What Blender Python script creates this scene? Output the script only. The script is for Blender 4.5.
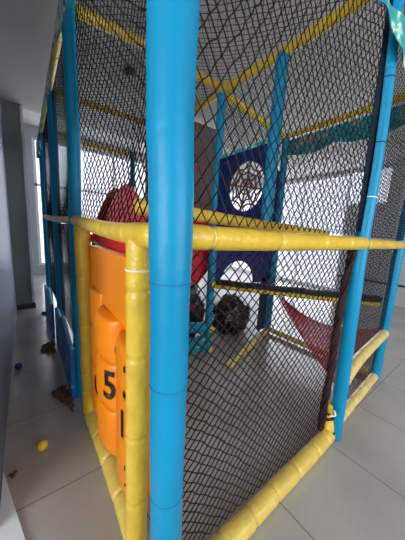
import bpy, math, random
from mathutils import Vector, Matrix, noise
R = random.Random(7)
S = bpy.context.scene
for o in list(bpy.data.objects): bpy.data.objects.remove(o)

# ------------------------------------------------------------ camera
cam = bpy.data.objects.new('camera', bpy.data.cameras.new('camera'))
S.collection.objects.link(cam); S.camera = cam
cam.data.sensor_fit = 'HORIZONTAL'; cam.data.sensor_width = 36.0
cam.data.lens = 234.0/405.0*36.0
cam.data.clip_start = 0.01; cam.data.clip_end = 100
FW = Vector((0.59684, 0.78631, -0.15971)); RT = Vector((0.80044, -0.59725, 0.05081)); UP = Vector((0.05544, 0.15816, 0.98586))
CAM = Vector((-0.2866, -0.5469, 1.35))
m = Matrix((RT, UP, -FW)).transposed().to_4x4(); m.translation = CAM
cam.matrix_world = m

# ------------------------------------------------------------ world + daylight through the windows, with an added left fill
W = bpy.data.worlds.new('overcast'); S.world = W; W.use_nodes = True
W.node_tree.nodes['Background'].inputs[0].default_value = (0.90, 0.90, 1.0, 1)
W.node_tree.nodes['Background'].inputs[1].default_value = 1.1
def area(name, loc, target, sx, sy, power, col=(1,1,1)):
    l = bpy.data.lights.new(name, 'AREA'); l.shape = 'RECTANGLE'; l.size = sx; l.size_y = sy
    l.energy = power; l.color = col
    o = bpy.data.objects.new(name, l); S.collection.objects.link(o)
    o.location = loc; d = Vector(target)-Vector(loc)
    o.rotation_euler = d.to_track_quat('-Z', 'Y').to_euler()
    return o
area('daylight_right', (6.5, 2.6, 1.6), (0, 2.6, 1.2), 4.4, 2.8, 115, (0.95,0.97,1))
area('daylight_back', (2.6, 7.5, 1.8), (2.6, 0, 1.2), 5.5, 3.0, 105, (0.95,0.97,1))
area('daylight_front', (1.6, -3.9, 1.6), (1.0, 0, 1.2), 4.0, 2.6, 112, (1.0,0.97,0.92))
area('left_fill', (-4.4, -1.5, 1.65), (0, .2, 1.0), 3.4, 2.1, 160, (1.0,0.97,0.92))  # added fill light from out of view, brightens the frame's left face
S.view_settings.view_transform = 'Standard'; S.view_settings.look = 'None'
S.view_settings.gamma = 1; S.view_settings.use_curve_mapping = False
S.view_settings.exposure = 0.62

# ------------------------------------------------------------ materials
def lin(c): return tuple(((x/255/12.92) if x/255 <= .04045 else ((x/255+.055)/1.055)**2.4) for x in c)
def mat(name, rgb, rough=.5, spec=.5, var=.0, nscale=8, bump=0, bscale=60, coat=0, rgb2=None, alpha=None, aniso=None):
    M = bpy.data.materials.new(name); M.use_nodes = True
    nt = M.node_tree; b = nt.nodes['Principled BSDF']
    c = lin(rgb); b.inputs['Base Color'].default_value = (*c, 1)
    b.inputs['Roughness'].default_value = rough
    b.inputs['Specular IOR Level'].default_value = spec
    b.inputs['Coat Weight'].default_value = coat; b.inputs['Coat Roughness'].default_value = .15
    tc = nt.nodes.new('ShaderNodeTexCoord')
    if var or rgb2:
        n = nt.nodes.new('ShaderNodeTexNoise'); n.inputs['Scale'].default_value = nscale; n.inputs['Detail'].default_value = 5
        r = nt.nodes.new('ShaderNodeValToRGB'); r.color_ramp.elements[0].position = .35; r.color_ramp.elements[1].position = .65
        c2 = lin(rgb2) if rgb2 else tuple(x*(1-var) for x in c)
        r.color_ramp.elements[0].color = (*c2, 1); r.color_ramp.elements[1].color = (*c, 1)
        nt.links.new(tc.outputs['Object'], n.inputs['Vector']); nt.links.new(n.outputs['Fac'], r.inputs['Fac'])
        nt.links.new(r.outputs['Color'], b.inputs['Base Color'])
    if bump:
        n2 = nt.nodes.new('ShaderNodeTexNoise'); n2.inputs['Scale'].default_value = bscale; n2.inputs['Detail'].default_value = 3
        bp = nt.nodes.new('ShaderNodeBump'); bp.inputs['Strength'].default_value = bump; bp.inputs['Distance'].default_value = .01
        nt.links.new(tc.outputs['Object'], n2.inputs['Vector']); nt.links.new(n2.outputs['Fac'], bp.inputs['Height'])
        nt.links.new(bp.outputs['Normal'], b.inputs['Normal'])
    if alpha is not None: b.inputs['Alpha'].default_value = alpha
    return M
BLUE = mat('blue_vinyl', (0,140,186), .38, .3, .12, 3, .25, 18)
YEL = mat('yellow_vinyl', (226,190,62), .30, .5, .15, 14, .5, 26)
TAN = mat('pale_yellow_vinyl', (232,206,128), .35, .5, .15, 14, .4, 26)
ORA = mat('orange_plastic', (240,138,10), .36, .5, .08, 5, .15, 14)
YPALE = mat('worn_yellow_vinyl', (226,196,92), .35, .5, .15, 14, .5, 26)
RED = mat('red_plastic', (215,18,38), .35, .5, .1, 4)
NAVY = mat('navy_board', (8,38,105), .45, .4, .3, 4)
BLK = mat('black_ink', (14,13,13), .5)
NET = mat('black_cord', (11,10,11), .55, .25)
SEAM = mat('blue_seam_weld', (0,105,150), .5)
NETN = mat('navy_black_cord', (12,34,52), .7, .3)
NETM = mat('brown_black_cord', (30,17,16), .6, .25)
NETB = mat('maroon_black_cord', (44,20,20), .7, .3, .4, 60)
NETR = mat('red_cord', (190,36,54), .6, .3)
TIE = mat('white_nylon_tie', (235,230,215), .4)
DMAT = mat('dark_green_mat', (14,40,42), .7, .3, .4, 10, .3, 80)
WHITE = mat('white_board', (215,226,236), .35)
BAG = mat('glossy_black_plastic', (12,12,14), .28, .6)
CARD = mat('brown_cardboard', (122,96,70), .9, .2, .4, 25, .5, 60)
LEAF = mat('dry_leaf', (95,55,28), .8)
WALLL = mat('grey_painted_wall', (122,134,150), .45, .4, .10, 2)
WALLW = mat('pale_painted_wall', (176,178,180), .6, .3, .06, 2)
PILM = mat('grey_green_laminate', (128,138,136), .4, .5, .12, 3)
CEIL = mat('grey_ceiling_paint', (185,182,176), .8, .2, .05, 2)
FRM = mat('white_window_frame', (225,225,230), .4)
DARK = mat('dark_skirting', (50,50,52), .5)
DBLUE = mat('blue_ball_plastic', (10,40,140), .35)
YBALL = mat('yellow_ball_plastic', (240,205,40), .35)
SLEEVE_BAND = mat('navy_tape', (8,45,80), .5)

def floor_mat():
    M = bpy.data.materials.new('polished_tile'); M.use_nodes = True; nt = M.node_tree; b = nt.nodes['Principled BSDF']
    tc = nt.nodes.new('ShaderNodeTexCoord'); sp = nt.nodes.new('ShaderNodeSeparateXYZ'); nt.links.new(tc.outputs['Object'], sp.inputs[0])
    def mth(op, a, bb=None, c=None):
        n = nt.nodes.new('ShaderNodeMath'); n.operation = op
        for i, v in enumerate((a, bb, c)):
            if v is None: continue
            if isinstance(v, (int, float)): n.inputs[i].default_value = v
            else: nt.links.new(v, n.inputs[i])
        return n.outputs[0]
    def seam(ax, off, sp_, w):
        v = mth('DIVIDE', mth('SUBTRACT', ax, off), sp_)
        f = mth('FRACT', v); d = mth('MINIMUM', f, mth('SUBTRACT', 1.0, f))
        return mth('LESS_THAN', mth('MULTIPLY', d, sp_), w), mth('FLOOR', v)
    sx, ix = seam(sp.outputs[0], .108, .576, .0022); sy, iy = seam(sp.outputs[1], .03, .64, .0022)
    g = mth('MAXIMUM', sx, sy)
    n = nt.nodes.new('ShaderNodeTexNoise'); n.inputs['Scale'].default_value = 1.7; n.inputs['Detail'].default_value = 6
    nt.links.new(tc.outputs['Object'], n.inputs['Vector'])
    r = nt.nodes.new('ShaderNodeValToRGB'); r.color_ramp.elements[0].position = .3; r.color_ramp.elements[1].position = .7
    r.color_ramp.elements[0].color = (*lin((156,153,149)), 1); r.color_ramp.elements[1].color = (*lin((176,173,169)), 1)
    nt.links.new(n.outputs['Fac'], r.inputs['Fac'])
    mx = nt.nodes.new('ShaderNodeMix'); mx.data_type = 'RGBA'; nt.links.new(g, mx.inputs['Factor'])
    nt.links.new(r.outputs['Color'], mx.inputs[6]); mx.inputs[7].default_value = (*lin((78,72,68)), 1)
    nt.links.new(mx.outputs[2], b.inputs['Base Color'])
    rr = mth('ADD', .13, mth('MULTIPLY', n.outputs['Fac'], .12)); nt.links.new(mth('ADD', rr, mth('MULTIPLY', g, .4)), b.inputs['Roughness'])
    b.inputs['Specular IOR Level'].default_value = .6
    return M
FLOOR = floor_mat()

def printed(name, cols, scale, seed=0.0, rough=.45):      # printed vinyl: irregular coloured patches
    M = bpy.data.materials.new(name); M.use_nodes = True; nt = M.node_tree; b = nt.nodes['Principled BSDF']
    tc = nt.nodes.new('ShaderNodeTexCoord'); mp = nt.nodes.new('ShaderNodeMapping'); mp.inputs['Location'].default_value = (seed, seed*.7, seed*.3)
    n = nt.nodes.new('ShaderNodeTexNoise'); n.inputs['Scale'].default_value = scale; n.inputs['Detail'].default_value = 2.5; n.inputs['Distortion'].default_value = .6
    r = nt.nodes.new('ShaderNodeValToRGB'); cr = r.color_ramp
    while len(cr.elements) < len(cols): cr.elements.new(.5)
    for e, (p, c) in zip(cr.elements, cols): e.position = p; e.color = (*lin(c), 1)
    nt.links.new(tc.outputs['Object'], mp.inputs[0]); nt.links.new(mp.outputs[0], n.inputs['Vector'])
    nt.links.new(n.outputs['Fac'], r.inputs['Fac']); nt.links.new(r.outputs['Color'], b.inputs['Base Color'])
    b.inputs['Roughness'].default_value = rough
    return M
PRINT_BLUE = printed('printed_blue_sea', [(0,(0,80,150)),(.5,(5,110,185)),(.60,(10,125,200)),(.63,(190,225,240)),(.67,(15,120,195)),(1,(20,150,200))], 7, 1.3)
PRINT_TEAL = printed('printed_teal_banner', [(0,(20,90,140)),(.38,(20,140,180)),(.48,(40,165,150)),(.55,(120,205,180)),(.60,(225,240,230)),(.66,(40,150,190)),(1,(20,100,160))], 9, 4.1)
PRINT_MIX = printed('printed_pale_banner', [(0,(20,60,110)),(.40,(25,60,80)),(.45,(190,215,205)),(.54,(225,235,228)),(.58,(35,90,100)),(.63,(215,230,225)),(1,(30,90,140))], 11, 2.2)
PRINT_IN = printed('printed_teal_orange_banner', [(0,(15,100,130)),(.5,(20,130,150)),(.58,(60,165,170)),(.63,(215,95,50)),(.68,(60,160,160)),(1,(20,90,120))], 9, 6.2)

def glass_mat():
    M = bpy.data.materials.new('window_glass'); M.use_nodes = True; nt = M.node_tree; nt.nodes.remove(nt.nodes['Principled BSDF'])
    t = nt.nodes.new('ShaderNodeBsdfTransparent'); t.inputs[0].default_value = (.93,.95,.98,1)
    g = nt.nodes.new('ShaderNodeBsdfGlossy'); g.inputs['Roughness'].default_value = .02
    mx = nt.nodes.new('ShaderNodeMixShader'); mx.inputs[0].default_value = .06
    nt.links.new(t.outputs[0], mx.inputs[1]); nt.links.new(g.outputs[0], mx.inputs[2]); nt.links.new(mx.outputs[0], nt.nodes['Material Output'].inputs[0])
    return M
GLASS = glass_mat()
def veil_mat(name, rgb, a):
    M = bpy.data.materials.new(name); M.use_nodes = True; nt = M.node_tree; b = nt.nodes['Principled BSDF']
    b.inputs['Base Color'].default_value = (*lin(rgb), 1); b.inputs['Roughness'].default_value = .8; b.inputs['Alpha'].default_value = a
    return M
VEIL = veil_mat('red_mesh_fabric', (200,34,52), .5)

# ------------------------------------------------------------ helpers
def obj(name, verts, faces, material, parent=None, smooth=False, origin=None):
    """one mesh object, world-space vertices; origin at its base (or the parent's origin)"""
    verts = [Vector(v) for v in verts]
    if parent is None:
        xs = [v.x for v in verts]; ys = [v.y for v in verts]; zs = [v.z for v in verts]
        org = Vector(origin) if origin else Vector(((min(xs)+max(xs))/2, (min(ys)+max(ys))/2, min(zs)))
        base = org
    else:
        q = parent; base = Vector((0,0,0))
        while q: base = base + q.location; q = q.parent
        org = Vector((0,0,0))
    me = bpy.data.meshes.new(name); me.from_pydata([v-base for v in verts], [], faces); me.update()
    if smooth: me.polygons.foreach_set('use_smooth', [True]*len(me.polygons))
    me.materials.append(material)
    o = bpy.data.objects.new(name, me); S.collection.objects.link(o)
    if parent: o.parent = parent; o.location = org
    else: o.location = org
    return o
def tag(o, label=None, cat=None, group=None, kind=None):
    if label: o['label'] = label
    if cat: o['category'] = cat
    if group: o['group'] = group
    if kind: o['kind'] = kind
    return o
def empty(name, loc, label, cat, group=None):
    o = bpy.data.objects.new(name, None); S.collection.objects.link(o); o.location = loc
    return tag(o, label, cat, group)
def box(a, b):
    x0,y0,z0 = a; x1,y1,z1 = b
    v = [(x0,y0,z0),(x1,y0,z0),(x1,y1,z0),(x0,y1,z0),(x0,y0,z1),(x1,y0,z1),(x1,y1,z1),(x0,y1,z1)]
    return v, [(0,3,2,1),(4,5,6,7),(0,1,5,4),(1,2,6,5),(2,3,7,6),(3,0,4,7)]
def boxes(lst):
    V, F = [], []
    for a, b in lst:
        v, f = box(a, b); n = len(V); V += v; F += [tuple(i+n for i in q) for q in f]
    return V, F
def spline(pts, n):
    P = [Vector(p) for p in pts]
    if len(P) == 2: return [P[0].lerp(P[1], i/n) for i in range(n+1)]
    L = [0]
    for a, b in zip(P, P[1:]): L.append(L[-1]+(b-a).length)
    out = []
    for i in range(n+1):
        s = L[-1]*i/n; k = 0
        while k < len(P)-2 and s > L[k+1]: k += 1
        t = (s-L[k])/(L[k+1]-L[k]); p1, p2 = P[k], P[k+1]
        p0 = P[k-1] if k else p1*2-p2; p3 = P[k+2] if k+2 < len(P) else p2*2-p1
        out.append(.5*((2*p1)+(p2-p0)*t+(2*p0-5*p1+4*p2-p3)*t*t+(3*p1-p0-3*p2+p3)*t**3))
    return out
def sweep(path, rad, seg=16, caps=True):
    n = len(path); V, F = [], []
    t0 = (path[1]-path[0]).normalized(); ref = Vector((0,0,1)) if abs(t0.z) < .9 else Vector((1,0,0))
    u = t0.cross(ref).normalized()
    for i, p in enumerate(path):
        t = (path[min(i+1, n-1)]-path[max(i-1, 0)]).normalized()
        u = (u-t*u.dot(t)).normalized(); w = t.cross(u)
        r = rad[i] if isinstance(rad, list) else rad
        for k in range(seg):
            a = 2*math.pi*k/seg
            rr = r(i, a) if callable(r) else r
            V.append(p+(u*math.cos(a)+w*math.sin(a))*rr)
    for i in range(n-1):
        for k in range(seg):
            F.append((i*seg+k, i*seg+(k+1) % seg, (i+1)*seg+(k+1) % seg, (i+1)*seg+k))
    if caps:
        F.append(tuple(range(seg-1, -1, -1))); F.append(tuple((n-1)*seg+k for k in range(seg)))
    return V, F
def ring(c, axis, r, w, material, parent, name='cable_tie'):
    """a strap around a padded tube: short slightly raised band"""
    axis = Vector(axis).normalized(); c = Vector(c)
    path = [c+axis*(w*(q/4-.5)) for q in range(5)]
    v, f = sweep(path, [r*.985, r*1.025, r*1.03, r*1.025, r*.985], 20, False)
    return obj(name, v, f, material, parent, True)
def foam(name, pts, r, material, parent, creases=(), ends=True, wob=.006, crease_d=.10, seed=0, seg=22, taper=None, cw=.009):
    """padded tube: soft sleeve pinched at its joints, slightly uneven"""
    Ltot = sum((Vector(b)-Vector(a)).length for a, b in zip(pts, pts[1:]))
    n = max(24, int(Ltot/.005)); path = spline(pts, n); V0 = []
    rads = []
    rs = random.Random(seed); ph = rs.random()*50
    for i, p in enumerate(path):
        s = i/n*Ltot; rr = r*(taper(i/n) if taper else 1)
        for c in creases: rr *= 1-crease_d*math.exp(-((s-c*Ltot)/cw)**2)
        rr *= 1+.03*noise.noise(Vector((s*5+ph, ph, 0)))
        if ends:
            for e in (s, Ltot-s):
                if e < r*.5: rr *= math.sqrt(max(.04, 1-((r*.5-e)/(r*.5))**2*.75))
        rads.append(rr)
    V, F = sweep(path, rads, seg)
    out = []
    for i, v in enumerate(V):
        c = path[i//seg]; d = (v-c)
        k = 1+.035*noise.noise(Vector((v.x*9+ph, v.y*9, v.z*9)))+.012*noise.noise(v*45)
        out.append(c+d*k)
    o = obj(name, out, F, material, parent, True)
    return o, path, rads
def net(name, P, nu, nv, r, material, label, cat='net', group=None, jit=.18, seed=0, parent=None, sides=3):
    """knotted diamond net on the surface P(u,v); every cord is a thin tube"""
    rs = random.Random(seed); N = {}
    for i in range(nu+1):
        for j in range(nv+1):
            if (i+j) % 2: continue
            e = 0 if (i in (0, nu) or j in (0, nv)) else jit
            N[i, j] = Vector(P((i+rs.uniform(-e, e))/nu, (j+rs.uniform(-e, e))/nv))
    V, F = [], []
    def seg(a, b):
        d = (b-a); L = d.length
        if L < 1e-6: return
        d /= L; ref = Vector((0,0,1)) if abs(d.z) < .9 else Vector((1,0,0))
        u = d.cross(ref).normalized(); w = d.cross(u); k = len(V); mid = (a+b)/2
        for q in (a-d*r*.4, b+d*r*.4):
            for s_ in range(sides):
                an = 2*math.pi*s_/sides; V.append(q+(u*math.cos(an)+w*math.sin(an))*r)
        for s_ in range(sides):
            t = (s_+1) % sides; F.append((k+s_, k+t, k+sides+t, k+sides+s_))
    for (i, j), p in N.items():
        for di in (1, -1):
            q = N.get((i+di, j+1))
            if q is not None: seg(p, q)
    o = obj(name, V, F, material, parent)
    if parent is None: tag(o, label, cat, group)
    return o
def plane_net(o_, du, dv, bulge=(0,0,0), warp=None):
    o_, du, dv, bulge = Vector(o_), Vector(du), Vector(dv), Vector(bulge)
    def P(u, v):
        uu, vv = warp(u, v) if warp else (u, v)
        return o_+du*uu+dv*vv+bulge*(math.sin(math.pi*min(max(u,0),1))*math.sin(math.pi*min(max(v,0),1)))
    return P
def struct(name, vf, material, parent=None, origin=None):
    o = obj(name, vf[0], vf[1], material, parent, origin=origin)
    if parent is None: o['kind'] = 'structure'
    return o

# ------------------------------------------------------------ the room
XL, XR, YF, YB, ZC = -.46, 6.0, -3.5, 7.0, 3.0
struct('floor', box((-4.2, YF-.2, -.1), (XR+.2, YB+.2, 0)), FLOOR, origin=(0,0,0))
struct('wall_left', boxes([((XL-.15, .62, 0), (XL, YB, 3.75)), ((-4.0, .62, 0), (XL-.15, .77, 3.0))]), WALLL)  # wall stops short so the added left light reaches the frame
struct('wall_outer', boxes([((-4.15, YF, 0), (-4.0, .77, .6)), ((-4.15, YF, 2.7), (-4.0, .77, 3.0)), ((-4.15, YF, .6), (-4.0, -3.2, 2.7)), ((-4.15, .3, .6), (-4.0, .77, 2.7))]), WALLW)  # unseen wall, made to hold the added window
w5 = struct('added_window', boxes([((-4.1, -3.2, z), (-4.04, .3, z+.06)) for z in (.6, 2.64)]+[((-4.1, y, .66), (-4.04, y+.06, 2.64)) for y in (-3.2, -2.05, -.9, .24)]), FRM)  # unseen window, added to give the left fill an opening
struct('window_pane', box((-4.073, -3.14, .66), (-4.067, .24, 2.64)), GLASS, w5)
# right wall: tall glazing y 2.05..6.7, two high lights, solid wall nearer
struct('wall_right', boxes([((XR, YF, 0), (XR+.15, 1.28, 3.75)), ((XR, 1.28, 0), (XR+.15, 2.05, 2.17)), ((XR, 1.28, 2.93), (XR+.15, YB, 3.75)),
    ((XR, 1.60, 2.17), (XR+.15, 1.74, 2.93)), ((XR, 6.75, 0), (XR+.15, YB, 2.93))]), WALLW)
w1 = struct('window_1', boxes([((XR+.03, 2.05, 0.0), (XR+.09, 6.75, .09)), ((XR+.03, 2.05, 2.86), (XR+.09, 6.75, 2.93))]+[((XR+.03, y, .09), (XR+.09, y+.06, 2.86)) for y in (2.05, 3.2, 4.35, 5.5, 6.69)]), FRM)
struct('window_pane', boxes([((XR+.055, y+.06, .09), (XR+.061, y+1.14 if y<5.4 else 6.69, 2.86)) for y in (2.05, 3.2, 4.35, 5.5)]), GLASS, w1)
w2 = struct('window_2', boxes([((XR+.03, a, 2.17), (XR+.09, b, 2.20)) for a, b in ((1.28,1.60),(1.74,2.05))]+[((XR+.03, a, 2.90), (XR+.09, b, 2.93)) for a, b in ((1.28,1.60),(1.74,2.05))]), FRM)
struct('window_pane', boxes([((XR+.055, a, 2.2), (XR+.061, b, 2.9)) for a, b in ((1.28,1.60),(1.74,2.05))]), GLASS, w2)
struct('trim_2', box((XR-.02, YF, .42), (XR, 2.05, .46)), DARK)
# back wall: glazing
struct('wall_back', boxes([((XL, YB, 3.45), (XR, YB+.15, 3.75)), ((XL, YB, 0), (-.04, YB+.15, 3.45)), ((5.6, YB, 0), (XR, YB+.15, 3.45)), ((-.04, YB, 0), (5.6, YB+.15, .25))]), WALLW)
w3 = struct('window_3', boxes([((-.04, YB+.03, z), (5.6, YB+.09, z+.06)) for z in (.25, 2.3, 3.39)]+[((x, YB+.03, .31), (x+.06, YB+.09, 3.39)) for x in (-.04, .75, 1.9, 3.1, 4.3, 5.54)]), FRM)
struct('window_pane', box((.02, YB+.055, .31), (5.54, YB+.061, 3.39)), GLASS, w3)
# wall behind the viewer with its own windows
struct('wall_front', boxes([((-4.1, YF-.15, 2.75), (XR, YF, 3.0)), ((-4.1, YF-.15, 0), (-.2, YF, 2.75)), ((3.6, YF-.15, 0), (XR, YF, 2.75)), ((-.2, YF-.15, 0), (3.6, YF, .5))]), WALLW)
w4 = struct('window_4', boxes([((-.2, YF-.1, z), (3.6, YF-.04, z+.06)) for z in (.5, 2.69)]+[((x, YF-.1, .56), (x+.06, YF-.04, 2.69)) for x in (-.2, 1.05, 2.3, 3.54)]), FRM)
struct('window_pane', box((-.14, YF-.073, .56), (3.54, YF-.067, 2.69)), GLASS, w4)
struct('ceiling', boxes([((-4.1, YF, ZC), (XR, 4.1, ZC+.12)), ((XL, 4.1, 3.7), (XR, YB, 3.82)), ((XL, 4.02, ZC+.12), (XR, 4.14, 3.7)), ]), CEIL)
pil = struct('wall_pillar', box((XL, 3.98, 0), (-.225, 4.3, 2.995)), PILM)
struct('trim_1', box((-.255, 3.965, .1), (-.225, 3.98, 2.99)), FRM)
struct('baseboard_pillar', box((XL, 3.96, 0), (-.215, 3.98, .08)), DARK)

# ------------------------------------------------------------ the padded play frame
ZT = 2.68
frame = empty('play_frame', (1.2, 1.8, 0), 'soft play frame of blue padded posts and yellow padded rails on tiled floor', 'play frame')
def post(x, y, z0=0.0, z1=ZT, r=.042, mid=None, creases=(.3,.62), label=None, seed=0, taper=None, mat_=BLUE):
    pts = [(x, y, z0)]+(mid or [])+[(x, y, z1)]
    o, p, rr = foam('padded_post', pts, r, mat_, frame, creases, True, seed=seed, crease_d=.03, taper=taper, cw=.006)
    if label: o['label'] = label
    return o, p, rr
p0, p0p, p0r = post(.028, -.022, .0, 2.62, .0575, mid=[(.022,-.017,.5),(.013,-.011,1.33),(.005,-.005,1.8)], taper=lambda t: .82+.20*min(1,t*1.45), creases=(.075,.19), label='thick bright blue post at the near corner', seed=1)
bpy.data.objects
for zz in (.56, .92, 1.20):
    i = int(zz/2.62*(len(p0p)-1)); ring(p0p[i], (0,0,1), p0r[i]*1.002, .003, SEAM, p0, 'sleeve_seam')
p1, p1p, p1r = foam('padded_post', [(1.335,-.005,0),(1.325,0,.5),(1.30,0,1.0),(1.285,0,1.35),(1.298,0,1.75),(1.285,0,2.05),(1.25,0,2.35),(1.225,0,2.62)], .041, BLUE, frame, (.605,.71,.85), seed=2, taper=lambda t: 1-.14*t, crease_d=.04, cw=.006)
p1['label'] = 'blue post bent slightly out of straight, right end of the near netted bay'
for fr, mm in ((.605, TIE), (.715, SLEEVE_BAND), (.835, SLEEVE_BAND)):
    i = int(fr*(len(p1p)-1)); ring(p1p[i], p1p[i+1]-p1p[i], p1r[i]*1.02, .007, mm, p1)
p3, _, _ = foam('padded_post', [(2.40,.09,0),(2.41,.09,.6),(2.385,.08,1.3),(2.38,.06,2.0),(2.36,.05,ZT)], .042, BLUE, frame, (.3,.55), seed=3, crease_d=.03)
a1, a1p, a1r = post(0, 1.36, 0, 2.92, .041, mid=[(.0,1.37,.6),(.0,1.35,1.33),(.005,1.33,2.0)], seed=4)
a2, _, _ = post(0, 2.52, seed=5); a3, _, _ = post(-.03, 3.75, 0, 2.62, seed=6)
c1, c1p, c1r = post(1.3, 1.38, 0, ZT, .042, seed=7, creases=(.2,.45,.7)); c2, _, _ = post(2.38, 1.38, 0, 2.6, .044, seed=8)
post(1.3, 2.52, seed=9); post(1.3, 3.75, seed=10)
foam('padded_post', [(1.3,.715,1.43),(1.3,.712,2.0),(1.3,.70,ZT)], .047, BLUE, frame, (.3,.6), seed=12, crease_d=.05)
def rail(pts, r=.036, creases=(), mat_=YEL, seed=0, ties=(), label=None, name='padded_rail', cd=.19, tmat=TIE, ends=True):
    o, p, rr = foam(name, pts, r, mat_, frame, creases, ends, seed=seed, crease_d=cd)
    for t in ties:
        i = int(t*(len(p)-2)); ring(p[i], p[i+1]-p[i], rr[i]*1.0, .006, tmat, o)
    if label: o['label'] = label
    return o
# near face, middle and floor rails
rail([(.03,0,1.335),(.6,0,1.33),(1.27,-.015,1.333)], .037, (.10,.36,.62,.82), seed=20, ties=(.10,), label='glossy yellow rail at eye height on the near netted bay')
rail([(1.34,0,1.33),(2.37,.06,1.325)], .034, (.18,.4,.6,.8), seed=21, mat_=YEL)
rail([(.03,-.01,.05),(.65,.0,.05),(1.20,.01,.05),(1.275,.015,.06)], .046, (.22,.36,.5,.64,.8,.93), seed=22, cd=.16, mat_=YPALE)
rail([(1.275,.015,.06),(1.30,.04,.16),(1.31,.05,.25)], .036, (.5,), seed=23)
rail([(1.37,.03,.05),(2.36,.085,.05)], .037, (.2,.4,.6,.8), seed=24, mat_=TAN)
rail([(1.34,.0,.42),(1.55,.02,.455),(1.8,.04,.47),(2.38,.07,.50)], .039, (.2,.42,.65), seed=25, mat_=TAN)
# left face
rail([(0,.03,1.332),(0,.5,1.338),(0,1.33,1.385)], .037, (.18,.42,.7), seed=26)
rail([(-.005,1.40,1.385),(-.03,2.48,1.41)], .03, (.3,.6), mat_=TAN, seed=27)
rail([(-.03,2.56,1.41),(-.04,3.72,1.46)], .03, (.5,), mat_=TAN, seed=28)
rail([(.02,.20,.05),(.025,.65,.045),(.015,1.07,.05)], .047, (.25,.5,.72), seed=29, mat_=YPALE)
yv, yvp, yvr = foam('padded_upright', [(.0,.18,.05),(.0,.175,.7),(.0,.170,1.33)], .041, YEL, frame, (.22,.44,.68,.86), seed=30, crease_d=.12)
yv['label'] = 'yellow upright right beside the near blue corner post'
i = int(.915*(len(yvp)-1)); ring(yvp[i], (0,0,1), yvr[i]*1.03, .006, TIE, yv)
yv2, _, _ = foam('padded_upright', [(.01,1.07,.05),(.005,1.08,.7),(.0,1.11,1.36)], .046, YEL, frame, (.25,.5,.75), seed=31, crease_d=.08)
# inner divider: middle rail and top rail, other inner rails
rail([(.13,.56,1.455),(.52,.58,1.445),(1.05,.64,1.43),(2.36,.72,1.40)], .038, (.08,.2,.3,.42,.55,.7,.85), seed=32, label='inner yellow crossbar just above eye level behind the near rail')
rail([(1.27,.03,2.66),(1.3,.7,ZT),(1.3,1.34,2.70)], .036, (.2,.45,.7,.88), seed=33)
rail([(1.3,1.42,2.70),(1.3,2.48,ZT)], .036, (.3,.6), seed=34)
rail([(1.26,1.38,2.72),(.6,1.38,2.73),(.04,1.37,2.70)], .034, (.2,.5,.8), seed=35)
rail([(.04,2.52,ZT),(1.26,2.52,ZT)], .034, (.3,.6), seed=36)
rail([(.0,3.75,2.62),(1.26,3.75,2.62)], .034, (.3,.6), seed=37)
rail([(1.34,1.38,2.68),(2.34,1.38,2.56)], .034, (.2,.4,.6,.8), seed=38)
rail([(2.38,1.34,2.57),(2.37,.10,2.58)], .034, (.2,.4,.6,.8), seed=39)
rail([(-.01,1.40,2.74),(-.01,2.48,2.70)], .03, (.5,), seed=40); rail([(0,2.56,ZT),(-.02,3.72,2.64)], .03, (.5,), seed=41)
rail([(0,.04,2.78),(0,1.32,2.78)], .034, (.3,.6), seed=42); rail([(.04,0,ZT),(1.2,0,ZT)], .034, (.3,.6), seed=43)
rail([(1.30,0,2.66),(2.33,.04,ZT)], .034, (.3,.6), seed=44)
rail([(2.40,.14,.05),(2.385,1.34,.05)], .036, (.3,.6), seed=45, mat_=TAN)
rail([(1.27,.99,.04),(1.8,1.18,.04),(2.345,1.365,.04)], .037, (.12,.25,.4,.55,.7,.85), seed=46, mat_=TAN, label='loose pale yellow padded bar crossing the floor inside')
rail([(1.26,1.38,.30),(1.0,1.39,.35),(.6,1.4,.37),(.04,1.38,.36)], .058, (.2,.4,.6), mat_=BLUE, seed=47)
rail([(1.26,1.38,.06),(1.0,1.38,.15),(.04,1.38,.16)], .05, (.3,.6), mat_=BLUE, seed=48)
for z in (.05, .29, .80):
    v, f = sweep(spline([(1.3,1.335,z),(1.3,1.315,z)], 4), [.02,.034,.036,.03,.012], 16); obj('yellow_joint_cap', v, f, YEL, frame, True)
# sagging cross beam with dark mat
beam, bp_, br_ = foam('padded_rail', [(1.34,1.34,.775),(2.36,.14,.76)], .024, YEL, frame, (.2,.4,.6,.8), seed=49)
# top joint knob at C1
v, f = sweep(spline([(1.3,1.3,2.70),(1.3,1.45,2.72)], 6), [.03,.045,.048,.048,.048,.045,.03], 16); obj('corner_joint', v, f, YEL, frame, True)

# dark padded mat strip lying along the cross beam
d = Vector((1.02,-1.2,-.015)).normalized(); sd = d.cross(Vector((0,0,1)))
A, B = Vector((1.345,1.335,.80)), Vector((2.355,.145,.785)); n = 16; V = []; F = []
for i in range(n+1):
    c = A.lerp(B, i/n); sag = .004*math.sin(i*1.7)
    for s_, z in ((-.03,0),(.035,0),(.035,.05),(-.03,.05)): V.append(c+sd*s_+Vector((0,0,z+sag)))
for i in range(n):
    for k in range(4): F.append((i*4+k, i*4+(k+1)%4, (i+1)*4+(k+1)%4, (i+1)*4+k))
F += [(3,2,1,0), tuple(n*4+k for k in range(4))]
tag(obj('mat_strip', V, F, DMAT), 'long dark green padded strip lying along the diagonal crossbar inside the net', 'mat')

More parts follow.
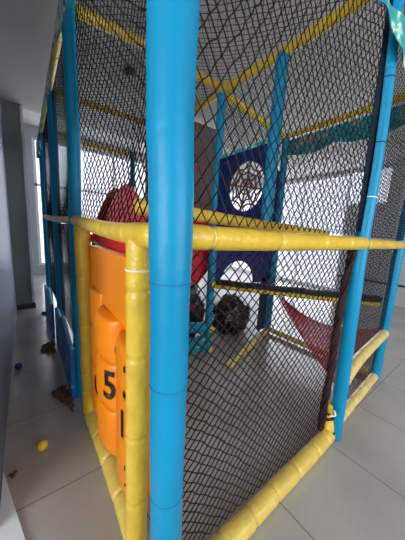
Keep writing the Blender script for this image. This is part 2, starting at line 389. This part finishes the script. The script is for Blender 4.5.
# ------------------------------------------------------------ nets
def warp_up(u, v): return (u+.05*math.sin(math.pi*v)*math.sin(math.pi*u)+.02*math.sin(6*v), v)
net('safety_net', plane_net((.05,.055,.055), (1.17,0,0), (0,-.04,1.25), (0,.02,0), lambda u, v: (u, v+.02*math.sin(5*u)*math.sin(math.pi*v))), 50, 54, .0026, NETM,
    'black diamond net below the glossy yellow rail, right of the thick blue corner post', seed=1)
net('safety_net', plane_net((.05,.0,1.375), (1.17,0,0), (0,0,1.29), (0,.06,0), warp_up), 54, 40, .0023, NET,
    'black diamond net above the glossy yellow rail, right of the thick blue corner post', seed=2)
net('safety_net', plane_net((1.36,.02,1.37), (.98,.03,0), (0,0,1.29), (0,.03,0), warp_up), 54, 60, .0019, NET,
    'dark fine net over the upper bay at the right edge of the photo', seed=3)
net('safety_net', plane_net((1.37,.03,.52), (.99,.05,.03), (0,0,.77), (0,.02,0)), 54, 40, .0019, NET,
    'dark net below the middle rail between the two right-hand blue posts', seed=4)
net('safety_net', plane_net((1.37,.05,.08), (.99,.05,.03), (0,0,.36), (0,.01,0)), 54, 18, .0019, NETB,
    'low brownish net strip between the two pale yellow bars at right', seed=5)
def lw(u, v):    # gathered towards the far post
    return (u**.62+.05*math.sin(math.pi*v)*(1-u)*0, v+.05*math.sin(math.pi*u)*math.sin(2*math.pi*v))
def left_net(u, v):
    uu = u**.75; y = .07+1.22*uu; pinch = .22*math.exp(-((v-.28)/.18)**2)*uu
    return (.03+.10*math.sin(math.pi*uu)*(.3+.7*math.sin(math.pi*v)), y-pinch*.6, 1.38+1.27*v-.03*math.sin(math.pi*u))
net('safety_net', left_net, 36, 40, .0030, NET,
    'black loosely sagging diamond net above the orange number panel, left of the thick post', seed=6)
net('safety_net', plane_net((.0,1.42,1.42), (0,1.05,0), (0,0,1.22), (.06,0,0)), 52, 56, .0024, NET,
    'black net in the second bay down the left side, above its rail', seed=7)
net('safety_net', plane_net((-.02,2.58,1.44), (0,1.1,0), (0,0,1.15), (.04,0,0)), 50, 50, .0026, NET,
    'black net in the farthest bay down the left side, above its rail', seed=8)
net('safety_net', plane_net((.0,1.42,.40), (0,1.05,0), (0,0,.96), (.03,0,0)), 50, 44, .0026, NET,
    'black net in the second left bay, between rail and printed blue barrier', seed=9)
net('safety_net', plane_net((-.02,2.58,.40), (0,1.1,0), (0,0,1.0), (.03,0,0)), 48, 44, .0026, NET,
    'black net in the farthest left bay, between rail and printed blue barrier', seed=10)
net('safety_net', plane_net((1.3,.05,1.39), (0,1.27,.05), (0,0,1.25), (.02,0,0)), 56, 54, .0018, NET,
    'inner black net dividing the frame above the sloping inner yellow rail', seed=11)
net('safety_net', plane_net((1.34,1.38,2.2), (1.0,0,0), (0,0,.42), (0,.03,0)), 54, 24, .0022, NET,
    'inner black net at the back, above the top edge of the webbed navy board', seed=12)
net('safety_net', plane_net((2.38,.13,.12), (0,1.2,0), (0,0,1.2), (.03,0,0)), 60, 58, .0020, NET,
    'black net on the far side, lower half, behind the red sloping mesh', seed=13)
net('safety_net', plane_net((2.38,.13,1.34), (0,1.2,0), (0,0,.98), (.03,0,0)), 60, 48, .0020, NET,
    'black net on the far side, upper half, under the teal and orange banner', seed=14)
net('roof_net', plane_net((.04,.04,2.70), (1.22,0,0), (0,1.28,0.02), (0,0,-.09)), 34, 34, .0022, NET,
    'black net stretched flat overhead across the near bay', seed=15)
net('roof_net', plane_net((.04,1.42,2.70), (1.22,0,0), (0,2.28,-.05), (0,0,-.06)), 40, 70, .0024, NET,
    'black net stretched flat overhead across the far left bays', seed=16)
# gathered net edges beside post P1
def bundle(pts, r, material, label, seed, name='net_hem'):
    rs = random.Random(seed); o = None
    path = spline(pts, 90); V, F = [], []
    for k in range(9):
        ph = rs.random()*6.28; tw = rs.uniform(5, 11); rr = r*rs.uniform(.45, .95)
        pp = []
        for i, p in enumerate(path):
            t = i/len(path); a = ph+tw*t*2
            pp.append(p+Vector((math.cos(a)*rr, math.sin(a)*rr*.6, 0))+Vector((rs.uniform(-.003,.003), 0, 0)))
        v, f = sweep(pp, r*.38, 6); n_ = len(V); V += v; F += [tuple(q+n_ for q in g) for g in f]
    return tag(obj(name, V, F, material, smooth=True), label, 'net edge')
bundle([(1.19,.035,.12),(1.20,.03,.5),(1.205,.03,.9),(1.225,.02,1.29)], .026, NETB, 'dark maroon gathered net edge hanging below the rail beside the bent blue post', 1)
net('folded_net', plane_net((1.185,.0,1.40), (.085,0,0), (-.040,0,1.24), (.022,.0,0)), 30, 150, .0030, NETN,
    'doubled dark net strip folded along the bent blue post, above the rail', seed=20)
for k, (dx, dz) in enumerate(((0,0),)):
    v, f = sweep(spline([(1.17,-.0,.22),(1.195,-.03,.235),(1.225,-.0,.225),(1.20,.04,.235),(1.175,.02,.25)], 20), .008, 8)
    kn = obj('knot', v, f, BLK, smooth=True); tag(kn, 'black and white knotted cord on the dark maroon net edge', 'knot')
    v, f = sweep(spline([(1.18,-.012,.25),(1.20,-.035,.262),(1.215,-.02,.28)], 10), .006, 8); obj('white_cord', v, f, TIE, kn, True)

# red sloping mesh (solid fabric + cords)
q0, q1, q2 = Vector((1.37,.045,.36)), Vector((2.36,.10,.55)), Vector((2.345,1.32,.66))
def tri(u, v): sv = math.sin(math.pi*min(max(v,0),1)); sv = max(sv, 0); return (q0.lerp(q1, u)).lerp(q2, v*.98)+Vector((0,0,-.04*math.sin(math.pi*u)*(1-v)-.04*sv-.16*sv**.8*u))
V = []; F = []; n = 20
for i in range(n+1):
    for j in range(n+1): V.append(tri(i/n, j/n))
for i in range(n):
    for j in range(n): a = i*(n+1)+j; F.append((a, a+n+1, a+n+2, a+1))
rm = empty('mesh_ramp', (2.0,.5,.3), 'red mesh sloping up from the lower right bars to the inner blue post', 'mesh ramp')
sh = obj('mesh_sheet', V, F, VEIL, rm, True)
net('red_cords', tri, 56, 56, .0022, NETR, None, parent=rm, seed=21)
v, f = sweep(spline([tri(0,t/10) for t in range(11)], 30), .007, 6); obj('hem_cord', v, f, NETR, rm, True)

# ------------------------------------------------------------ orange number climbing panel
cp = empty('climbing_panel', (.05,.7,.1), 'orange plastic climbing panel with black numbers between two yellow uprights', 'climbing panel')
def bulge_block(yc, hw, D, z0, z1, x1=.056):      # half-round block bulging outwards, edges eased top and bottom
    nz, na = 10, 16; V = []; F = []
    for i in range(nz+1):
        w = .5-.5*math.cos(math.pi*i/nz); e = min(w, 1-w)*(z1-z0); k = .72+.28*math.sqrt(max(0, 1-(1-min(1, e/.05))**2))
        for j in range(na+1):
            ph = math.pi*(j/na-.5); V.append((x1-D*k*abs(math.cos(ph))**.8, yc-hw*math.sin(ph), z0+(z1-z0)*w))
    for i in range(nz):
        for j in range(na): q = i*(na+1)+j; F.append((q, q+1, q+na+2, q+na+1))
    F += [tuple(range(na, -1, -1)), tuple(nz*(na+1)+j for j in range(na+1))]
    return V, F
V, F = [], []
def add(vf):
    global V, F
    k = len(V); V += vf[0]; F += [tuple(q+k for q in g) for g in vf[1]]
add(box((.055,.22,.23),(.085,1.08,1.235)))
add(box((.030,.22,.93),(.056,1.06,1.235)))
bb = obj('backboard', V, F, ORA, cp, False); bv = bb.modifiers.new('bevel', 'BEVEL'); bv.width = .012; bv.segments = 3
def digit(ch, yc, hw, D, ph0, z, size, block_, x1=.056):
    cu = bpy.data.curves.new('tmp', 'FONT'); cu.body = ch; cu.size = size; cu.align_x = 'CENTER'; cu.align_y = 'CENTER'; cu.offset = size*.018
    t = bpy.data.objects.new('tmp', cu); S.collection.objects.link(t)
    me = bpy.data.meshes.new_from_object(t.evaluated_get(bpy.context.evaluated_depsgraph_get()))
    bpy.data.objects.remove(t); L = math.hypot(hw*math.cos(ph0), D*math.sin(ph0)); vs = []
    for v in me.vertices:
        ph = ph0+v.co.x*.85/L; ph = min(ph, 1.5)
        vs.append((x1-(D+.004)*abs(math.cos(ph))**.8, yc-(hw+.004)*math.sin(ph), z+v.co.y))
    n_ = len(vs); fs = [tuple(p.vertices) for p in me.polygons]
    return obj('number', vs, fs, BLK, block_)
cols = {'b': (.62,.145,.090,(.93,.71,.46,.21)), 'a': (.875,.115,.065,(.99,.77,.53,.33,.21)), 'c': (.335,.14,.07,(.89,.66,.43,.20))}
marks = {('b',0): ('6',.80,.11), ('b',1): ('5',.60,.20), ('a',2): ('0',.43,.19), ('c',0): ('3',.75,.2), ('c',1): ('1',.555,.17), ('c',2): ('2',.33,.15)}
for cn, (yc, hw, D, zs) in cols.items():
    for k in range(len(zs)-1):
        v, f = bulge_block(yc, hw, D, zs[k+1], zs[k]); b = obj('block', v, f, ORA, cp, True)
        if (cn, k) in marks:
            ch, z, s_ = marks[cn, k]; digit(ch, yc, hw, D, (1.4 if k == 0 else .88) if cn != 'c' else (.25 if k == 1 else .62), z, s_, b)
# red pad behind the top of the panel
v, f = box((.10,.25,.9),(.16,1.12,1.30)); tag(obj('red_pad', v, f, RED), 'red padded board showing just above the top of the orange number panel', 'pad')

# ------------------------------------------------------------ navy panel with round window and arch (on y = 1.38)
def holed_panel(name, x0, x1, z0, z1, cx, cz, r, y0, y1, material, parent, arch=False, swap=False):
    n = 72; outer = []; inner = []
    angs = [2*math.pi*k/n for k in range(n)] if not arch else [math.pi*k/n for k in range(n+1)]
    for a in angs:
        c, s_ = math.cos(a), math.sin(a)
        tx = ((x1-cx)/c if c > 1e-9 else (x0-cx)/c if c < -1e-9 else 1e9); tz = ((z1-cz)/s_ if s_ > 1e-9 else (z0-cz)/s_ if s_ < -1e-9 else 1e9)
        t = min(tx, tz); outer.append((cx+c*t, cz+s_*t)); inner.append((cx+c*r, cz+s_*r))
    V = []; F = []; m_ = len(angs)
    for y in (y0, y1):
        V += [(x, y, z) for x, z in outer]+[(x, y, z) for x, z in inner]
    rng = range(m_) if not arch else range(m_-1)
    for k in rng:
        q = (k+1) % m_
        F += [(k, q, m_+q, m_+k), (2*m_+k, 3*m_+k, 3*m_+q, 2*m_+q), (m_+k, m_+q, 3*m_+q, 3*m_+k), (k, 2*m_+k, 2*m_+q, q)]
    if arch: F += [(0, m_, 3*m_, 2*m_), (m_-1, 3*m_-1, 4*m_-1, 2*m_-1)]
    # corners of the rectangle
    if not arch:
        for X, Z in ((x0,z0),(x1,z0),(x0,z1),(x1,z1)):
            near = sorted(range(m_), key=lambda k: (outer[k][0]-X)**2+(outer[k][1]-Z)**2)[:2]
            b_ = len(V); V += [(X, y0, Z), (X, y1, Z)]; F += [(near[0], near[1], b_), (2*m_+near[0], b_+1, 2*m_+near[1])]
    else:
        for X, Z in ((x0,z1),(x1,z1)):
            near = sorted(range(m_), key=lambda k: (outer[k][0]-X)**2+(outer[k][1]-Z)**2)[:2]
            b_ = len(V); V += [(X, y0, Z), (X, y1, Z)]; F += [(near[0], near[1], b_), (2*m_+near[0], b_+1, 2*m_+near[1])]
    if swap: V = [(y, x, z) for x, y, z in V]
    return obj(name, V, F, material, parent)
wp = empty('window_panel', (1.3,1.04,1.45), 'navy blue board with a round rope-webbed opening above the inner yellow crossbar', 'panel')
np_ = empty('arch_panel', (1.84,1.4,.7), 'navy blue board with a rounded arch, low between the two inner blue posts', 'panel')
holed_panel('board', .76, 1.338, 1.40, 2.07, .975, 1.765, .212, 1.29, 1.31, NAVY, wp, False, True)
v, f = box((2.06,1.39,1.42),(2.335,1.41,2.16)); obj('side_board', v, f, NAVY, np_)
holed_panel('arch_board', 1.345, 2.335, .745, 1.36, 1.72, .745, .29, 1.39, 1.41, NAVY, np_, True)
v, f = box((2.18,1.39,.06),(2.325,1.41,.80)); obj('arch_leg', v, f, NAVY, np_)
v, f = box((1.285,.76,2.07),(1.315,1.338,2.10)); obj('top_edge', v, f, PRINT_TEAL, wp)
# rope web in the opening
WEB = mat('brown_rope', (110,70,50), .8)
V, F = [], []
def addt(pts, r_, n_=12):
    global V, F
    v, f = sweep(spline(pts, n_), r_, 6); k = len(V); V += v; F += [tuple(q+k for q in g) for g in f]
cc = Vector((1.30,.975,1.765))
for k in range(8):
    a = 2*math.pi*k/8+.2; addt([cc+Vector((0,math.cos(a)*.02,math.sin(a)*.02)), cc+Vector((0,math.cos(a)*.212,math.sin(a)*.212))], .009)
for rr in (.07,.13,.18):
    pts = []
    for k in range(9):
        a = 2*math.pi*k/8+.2; pts.append(cc+Vector((0,math.cos(a)*rr,math.sin(a)*rr)))
        if k < 8: a2_ = a+math.pi/8; pts.append(cc+Vector((0,math.cos(a2_)*rr*.86,math.sin(a2_)*rr*.86)))
    addt(pts, .008, 64)
obj('rope_web', V, F, WEB, wp, True)

# ------------------------------------------------------------ red slide
sl = empty('slide', (.7,1.75,0), 'red plastic slide inside the frame, mostly hidden behind the thick corner post', 'slide')
# curved side walls following the chute
prof = [(.10,1.60),(.35,1.50),(.62,1.30),(.95,1.02),(1.22,.80)]
side_h = [(.20,1.25,1.15),(.26,1.46,1.15),(.30,1.56,1.12),(.34,1.64,1.1),(.38,1.70,1.08),(.42,1.72,1.06),(.46,1.70,1.04),(.50,1.65,1.02),(.55,1.55,.98),(.70,1.53,.90),(.88,1.56,.78),(1.08,1.60,.77),(1.2,1.58,.79),(1.42,1.50,1.03)]
for y in (1.50, 1.80):
    V = []; F = []; n = len(side_h)
    for yy in (y-.02, y+.02):
        for x, zt, zb in side_h: V += [(x, yy, zt), (x, yy, zb)]
    for i in range(n-1):
        a = 2*i; F += [(a, a+1, a+3, a+2), (2*n+a, 2*n+a+2, 2*n+a+3, 2*n+a+1), (a, a+2, 2*n+a+2, 2*n+a), (a+1, 2*n+a+1, 2*n+a+3, a+3)]
    F += [(0, 2*n, 2*n+1, 1), (2*n-2, 2*n-1, 4*n-1, 4*n-2)]
    obj('side_wall', V, F, RED, sl)
V = []; F = []; n = 14; P = spline([(x, 0, z-.30) for x, z in prof], n)
for p in P:
    for k in range(9):
        a = math.pi*k/8; V.append((p.x, 1.65-.14*math.cos(a), p.z-.06*math.sin(a)))
for i in range(n):
    for k in range(8): q = i*9+k; F.append((q, q+9, q+10, q+1))
obj('chute', V, F, RED, sl, True)
v, f = boxes([((.2,1.6,0),(.26,1.66,1.0)),((.2,1.84,0),(.26,1.9,1.0))]); obj('support', v, f, BLUE, sl)
v, f = box((1.05,2.57,1.42),(2.24,2.60,2.95)); tag(obj('backing_board', v, f, printed('brown_print', [(0,(60,50,50)),(.4,(105,82,72)),(.55,(120,92,80)),(.62,(95,105,115)),(.70,(150,50,60)),(1,(80,70,70))], 4, 8)), 'tall dull brown patterned board at the back between thick corner post and inner post', 'board')

# low printed barrier boards
def barrier(y0, y1, label, x=-.045, seed=0):
    n = 24; V = []; F = []
    for xx in (x, x-.03):
        for i in range(n+1):
            t = i/n; y = y0+(y1-y0)*t; top = .42+.06*math.sin(t*math.pi*1.2+.2)-.03*math.sin(t*12)
            V += [(xx, y, .01), (xx, y, top)]
    k = 2*(n+1)
    for i in range(n):
        a = 2*i; F += [(a, a+2, a+3, a+1), (k+a, k+a+1, k+a+3, k+a+2), (a+1, a+3, k+a+3, k+a+1), (a, k+a, k+a+2, a+2)]
    F += [(0, 1, k+1, k), (k-2, 2*k-2, 2*k-1, k-1)]
    b = tag(obj('barrier_board', V, F, PRINT_BLUE), label, 'barrier board', None)
    pth = [Vector((x-.015, y0+(y1-y0)*i/n, V[2*i+1][2])) for i in range(n+1)]
    v, f = sweep(pth, .016, 8); obj('edge_trim', v, f, mat('pale_blue_edge_%d' % seed, (120,170,205), .5), b, True)
barrier(1.34, 2.52, 'blue sea-print board low along the left side, nearer of the two', -.036)
barrier(2.56, 3.78, 'blue sea-print board low along the left side, farther of the two', -.07, 1)
v, f = box((.05,1.33,.06),(1.22,1.345,.25)); tag(obj('printed_board', v, f, printed('printed_teal_low', [(0,(10,70,110)),(.5,(20,120,150)),(.6,(40,150,120)),(.66,(200,220,200)),(.7,(20,100,150)),(1,(20,80,140))], 12, 3)), 'low teal printed board under the blue inner rail, left of the inner post', 'barrier board')

# ------------------------------------------------------------ banners (valances)
def banner(name, A, B, z_top, drop, material, label, n=40, scallop=0, out=.0, waves=3, thick=.004):
    A, B = Vector(A), Vector(B); d = (B-A).normalized(); nn = Vector((-d.y, d.x, 0)); V = []; F = []; rows = 6
    for side in (0, 1):
        for i in range(n+1):
            t = i/n
            dr = drop*(1+scallop*abs(math.sin(math.pi*waves*t)))
            for j in range(rows+1):
                s_ = j/rows
                V.append(A.lerp(B, t)+Vector((0,0,z_top-dr*s_))+nn*(out*s_+.012*math.sin(t*22+s_*2)*s_+side*thick))
    k = (n+1)*(rows+1)
    for i in range(n):
        for j in range(rows):
            a = i*(rows+1)+j; b = a+rows+1
            F += [(a, b, b+1, a+1), (k+a, k+a+1, k+b+1, k+b)]
    return tag(obj(name, V, F, material, smooth=True), label, 'banner')
banner('banner', (-.062,.70,0), (-.075,3.95,0), 2.565, .075, PRINT_MIX, 'pale printed fabric banner along the top of the left side under the ceiling', scallop=.5, waves=4.2, n=70)
banner('banner', (2.33,.15,0), (2.34,1.33,0), 2.50, .16, PRINT_IN, 'teal and orange printed banner under the far upper rail', scallop=.3, waves=2)
banner('banner', (-.066,3.30,0), (-.085,3.98,0), 2.53, .20, PRINT_TEAL, 'pale teal printed drape hanging at the far end of the left side, by the pillar', scallop=.3, waves=1)
# hanging festoon at upper right
V = []; F = []; n = 30
top = [(.875,2.358),(.978,2.363),(1.062,2.379),(1.158,2.391),(1.259,2.387),(1.396,2.376),(1.571,2.371)]
low = [(.745,2.263),(.866,2.285),(.962,2.302),(1.056,2.298),(1.145,2.269),(1.28,2.234),(1.438,2.223)]
T = spline([(x,-.052,z) for x, z in top], n); Lw = spline([(x,-.062,z) for x, z in low], n)
for off in (0, -.004):
    for a, b in zip(T, Lw):
        for j in range(5):
            p = a.lerp(b, j/4); V.append((p.x, p.y+off+.008*math.sin(p.x*25), p.z))
k = (n+1)*5
for i in range(n):
    for j in range(4): a = i*5+j; F += [(a, a+5, a+6, a+1), (k+a, k+a+1, k+a+6, k+a+5)]
tag(obj('banner', V, F, PRINT_TEAL, smooth=True), 'teal and white printed banner drooping over the top of the bent blue post', 'banner')

# ------------------------------------------------------------ things on the floor
def blob(c, rx, ry, rz, material, name, amp=.25, freq=6, n=40, label='', cat='', seed=0, floor=True):
    V = []; F = []
    for i in range(n+1):
        th_ = math.pi*i/n
        for k in range(n):
            a = 2*math.pi*k/n; d = Vector((math.sin(th_)*math.cos(a), math.sin(th_)*math.sin(a), math.cos(th_)))
            h = 1+amp*(noise.noise(d*freq*.35+Vector((seed,0,0)))+.6*abs(noise.noise(d*freq+Vector((seed,0,0))))+.35*noise.noise(d*freq*2.3))
            p = Vector((d.x*rx*h, d.y*ry*h, d.z*rz*h))
            z = c[2]+p.z; V.append((c[0]+p.x, c[1]+p.y, max(z, .003) if floor else z))
    for i in range(n):
        for k in range(n): F.append((i*n+k, (i+1)*n+k, (i+1)*n+(k+1)%n, i*n+(k+1)%n))
    return tag(obj(name, V, F, material, smooth=True), label, cat)
blob((1.94,1.69,.23), .29, .23, .26, BAG, 'plastic_bundle', .24, 6, 60, 'large crumpled glossy black plastic heap on the floor under the arch', 'plastic bundle', 3)
blob((1.30,1.84,.33), .22, .16, .35, BAG, 'plastic_bundle', .28, 7, 44, 'dark crumpled bundle behind the blue inner rail, under the red slide', 'plastic bundle', 9)
def ball(x, y, r, material, label):
    V = []; F = []; n = 24; mm = 16
    for i in range(mm+1):
        th_ = math.pi*i/mm
        for k in range(n):
            a = 2*math.pi*k/n; s_ = 1+.012*math.exp(-((th_-math.pi/2)/.05)**2)
            V.append((x+r*s_*math.sin(th_)*math.cos(a), y+r*s_*math.sin(th_)*math.sin(a), r+r*math.cos(th_)))
    for i in range(mm):
        for k in range(n): F.append((i*n+k, (i+1)*n+k, (i+1)*n+(k+1)%n, i*n+(k+1)%n))
    tag(obj('pit_ball', V, F, material, smooth=True), label, 'ball')
ball(-.275,.975,.029, YBALL, 'small yellow plastic ball alone on the floor tiles at left')
ball(-.41,2.06,.029, DBLUE, 'small dark blue plastic ball by the grey left wall')
def scrap(pts, h, label, seed):
    rs = random.Random(seed); n = 10; a, b, c, d_ = [Vector((*p, 0)) for p in pts]; V = []; F = []
    for off in (0, .004):
        for i in range(n+1):
            for j in range(n+1):
                u, w = i/n, j/n; p = a.lerp(b, u).lerp(d_.lerp(c, u), w)
                e = .012 if (i in (0,n) or j in (0,n)) else 0
                z = h*abs(noise.noise(Vector((u*3+seed, w*3, 0))))*1.6+.002
                r2 = random.Random(i*31+j+seed); V.append((p.x+r2.uniform(-e,e), p.y+r2.uniform(-e,e), z+off))
    k = (n+1)**2
    for i in range(n):
        for j in range(n): q = i*(n+1)+j; F += [(q, q+1, q+n+2, q+n+1), (k+q, k+q+n+1, k+q+n+2, k+q+1)]
    for i in range(n):
        for q, q2 in ((i, i+1), (n*(n+1)+i, n*(n+1)+i+1), (i*(n+1), (i+1)*(n+1)), (i*(n+1)+n, (i+1)*(n+1)+n)): F.append((q, q2, k+q2, k+q))
    tag(obj('cardboard_scrap', V, F, CARD), label, 'cardboard scrap')
scrap([(-.23,2.30),(-.10,2.18),(-.09,2.50),(-.20,2.46)], .05, 'torn brown cardboard scrap on the floor by the nearer printed barrier board', 2)
scrap([(-.20,1.50),(-.07,1.20),(-.055,1.40),(-.09,1.55)], .04, 'torn brown cardboard scrap at the foot of the first left blue post', 5)
scrap([(-.16,3.55),(-.10,3.50),(-.10,3.64),(-.15,3.66)], .03, 'tiny brown cardboard scrap by the farther printed barrier board', 8)
# dry leaf
V = []; F = []; lc = Vector((-.415,.885,.004)); n = 18
for off in (0, .002):
    V.append(lc+Vector((0,0,off+.004)))
    for k in range(n):
        a = 2*math.pi*k/n; rr = .017*(1+.35*math.sin(3*a)+.2*math.sin(7*a)); V.append(lc+Vector((math.cos(a)*rr, math.sin(a)*rr, off+.004*math.sin(2*a)+.002)))
for k in range(n):
    q = (k+1) % n; F += [(0, 1+k, 1+q), (n+1, n+2+q, n+2+k), (1+k, n+2+k, n+2+q, 1+q)]
tag(obj('dry_leaf', V, F, LEAF), 'small curled brown dry leaf on the floor by the left wall', 'leaf')
# white board lying flat on the floor at the left
poly = [(-.455,.93),(-.355,.49),(-.27,.15),(-.30,-.2),(-.455,-.2)]; V = [(x,y,z) for z in (.001,.012) for x, y in poly]; n = len(poly)
F = [tuple(range(n-1,-1,-1)), tuple(range(n,2*n))]+[(i,(i+1)%n,n+(i+1)%n,n+i) for i in range(n)]
tag(obj('white_board', V, F, WHITE), 'white flat board lying on the floor in the lower left corner', 'board')
# ceiling fitting
v, f = sweep(spline([(.69,2.19,2.999),(.69,2.19,2.95)], 4), [.05,.055,.055,.05,.035], 24)
tag(obj('ceiling_fitting', v, f, BLK, smooth=True), 'round black fitting on the ceiling seen through the net', 'ceiling fitting')
# repeats of one kind share a group phrase
GROUPS = {'safety_net': 'black safety nets laced to the play frame', 'roof_net': 'nets stretched overhead', 'pit_ball': 'loose plastic balls on the floor',
          'cardboard_scrap': 'torn cardboard scraps on the floor', 'barrier_board': 'low printed barrier boards', 'banner': 'printed fabric banners', 'plastic_bundle': 'crumpled black plastic bundles'}
for o in S.objects:
    g_ = GROUPS.get(o.name.split('.')[0])
    if g_ and o.parent is None and 'label' in o: o['group'] = g_
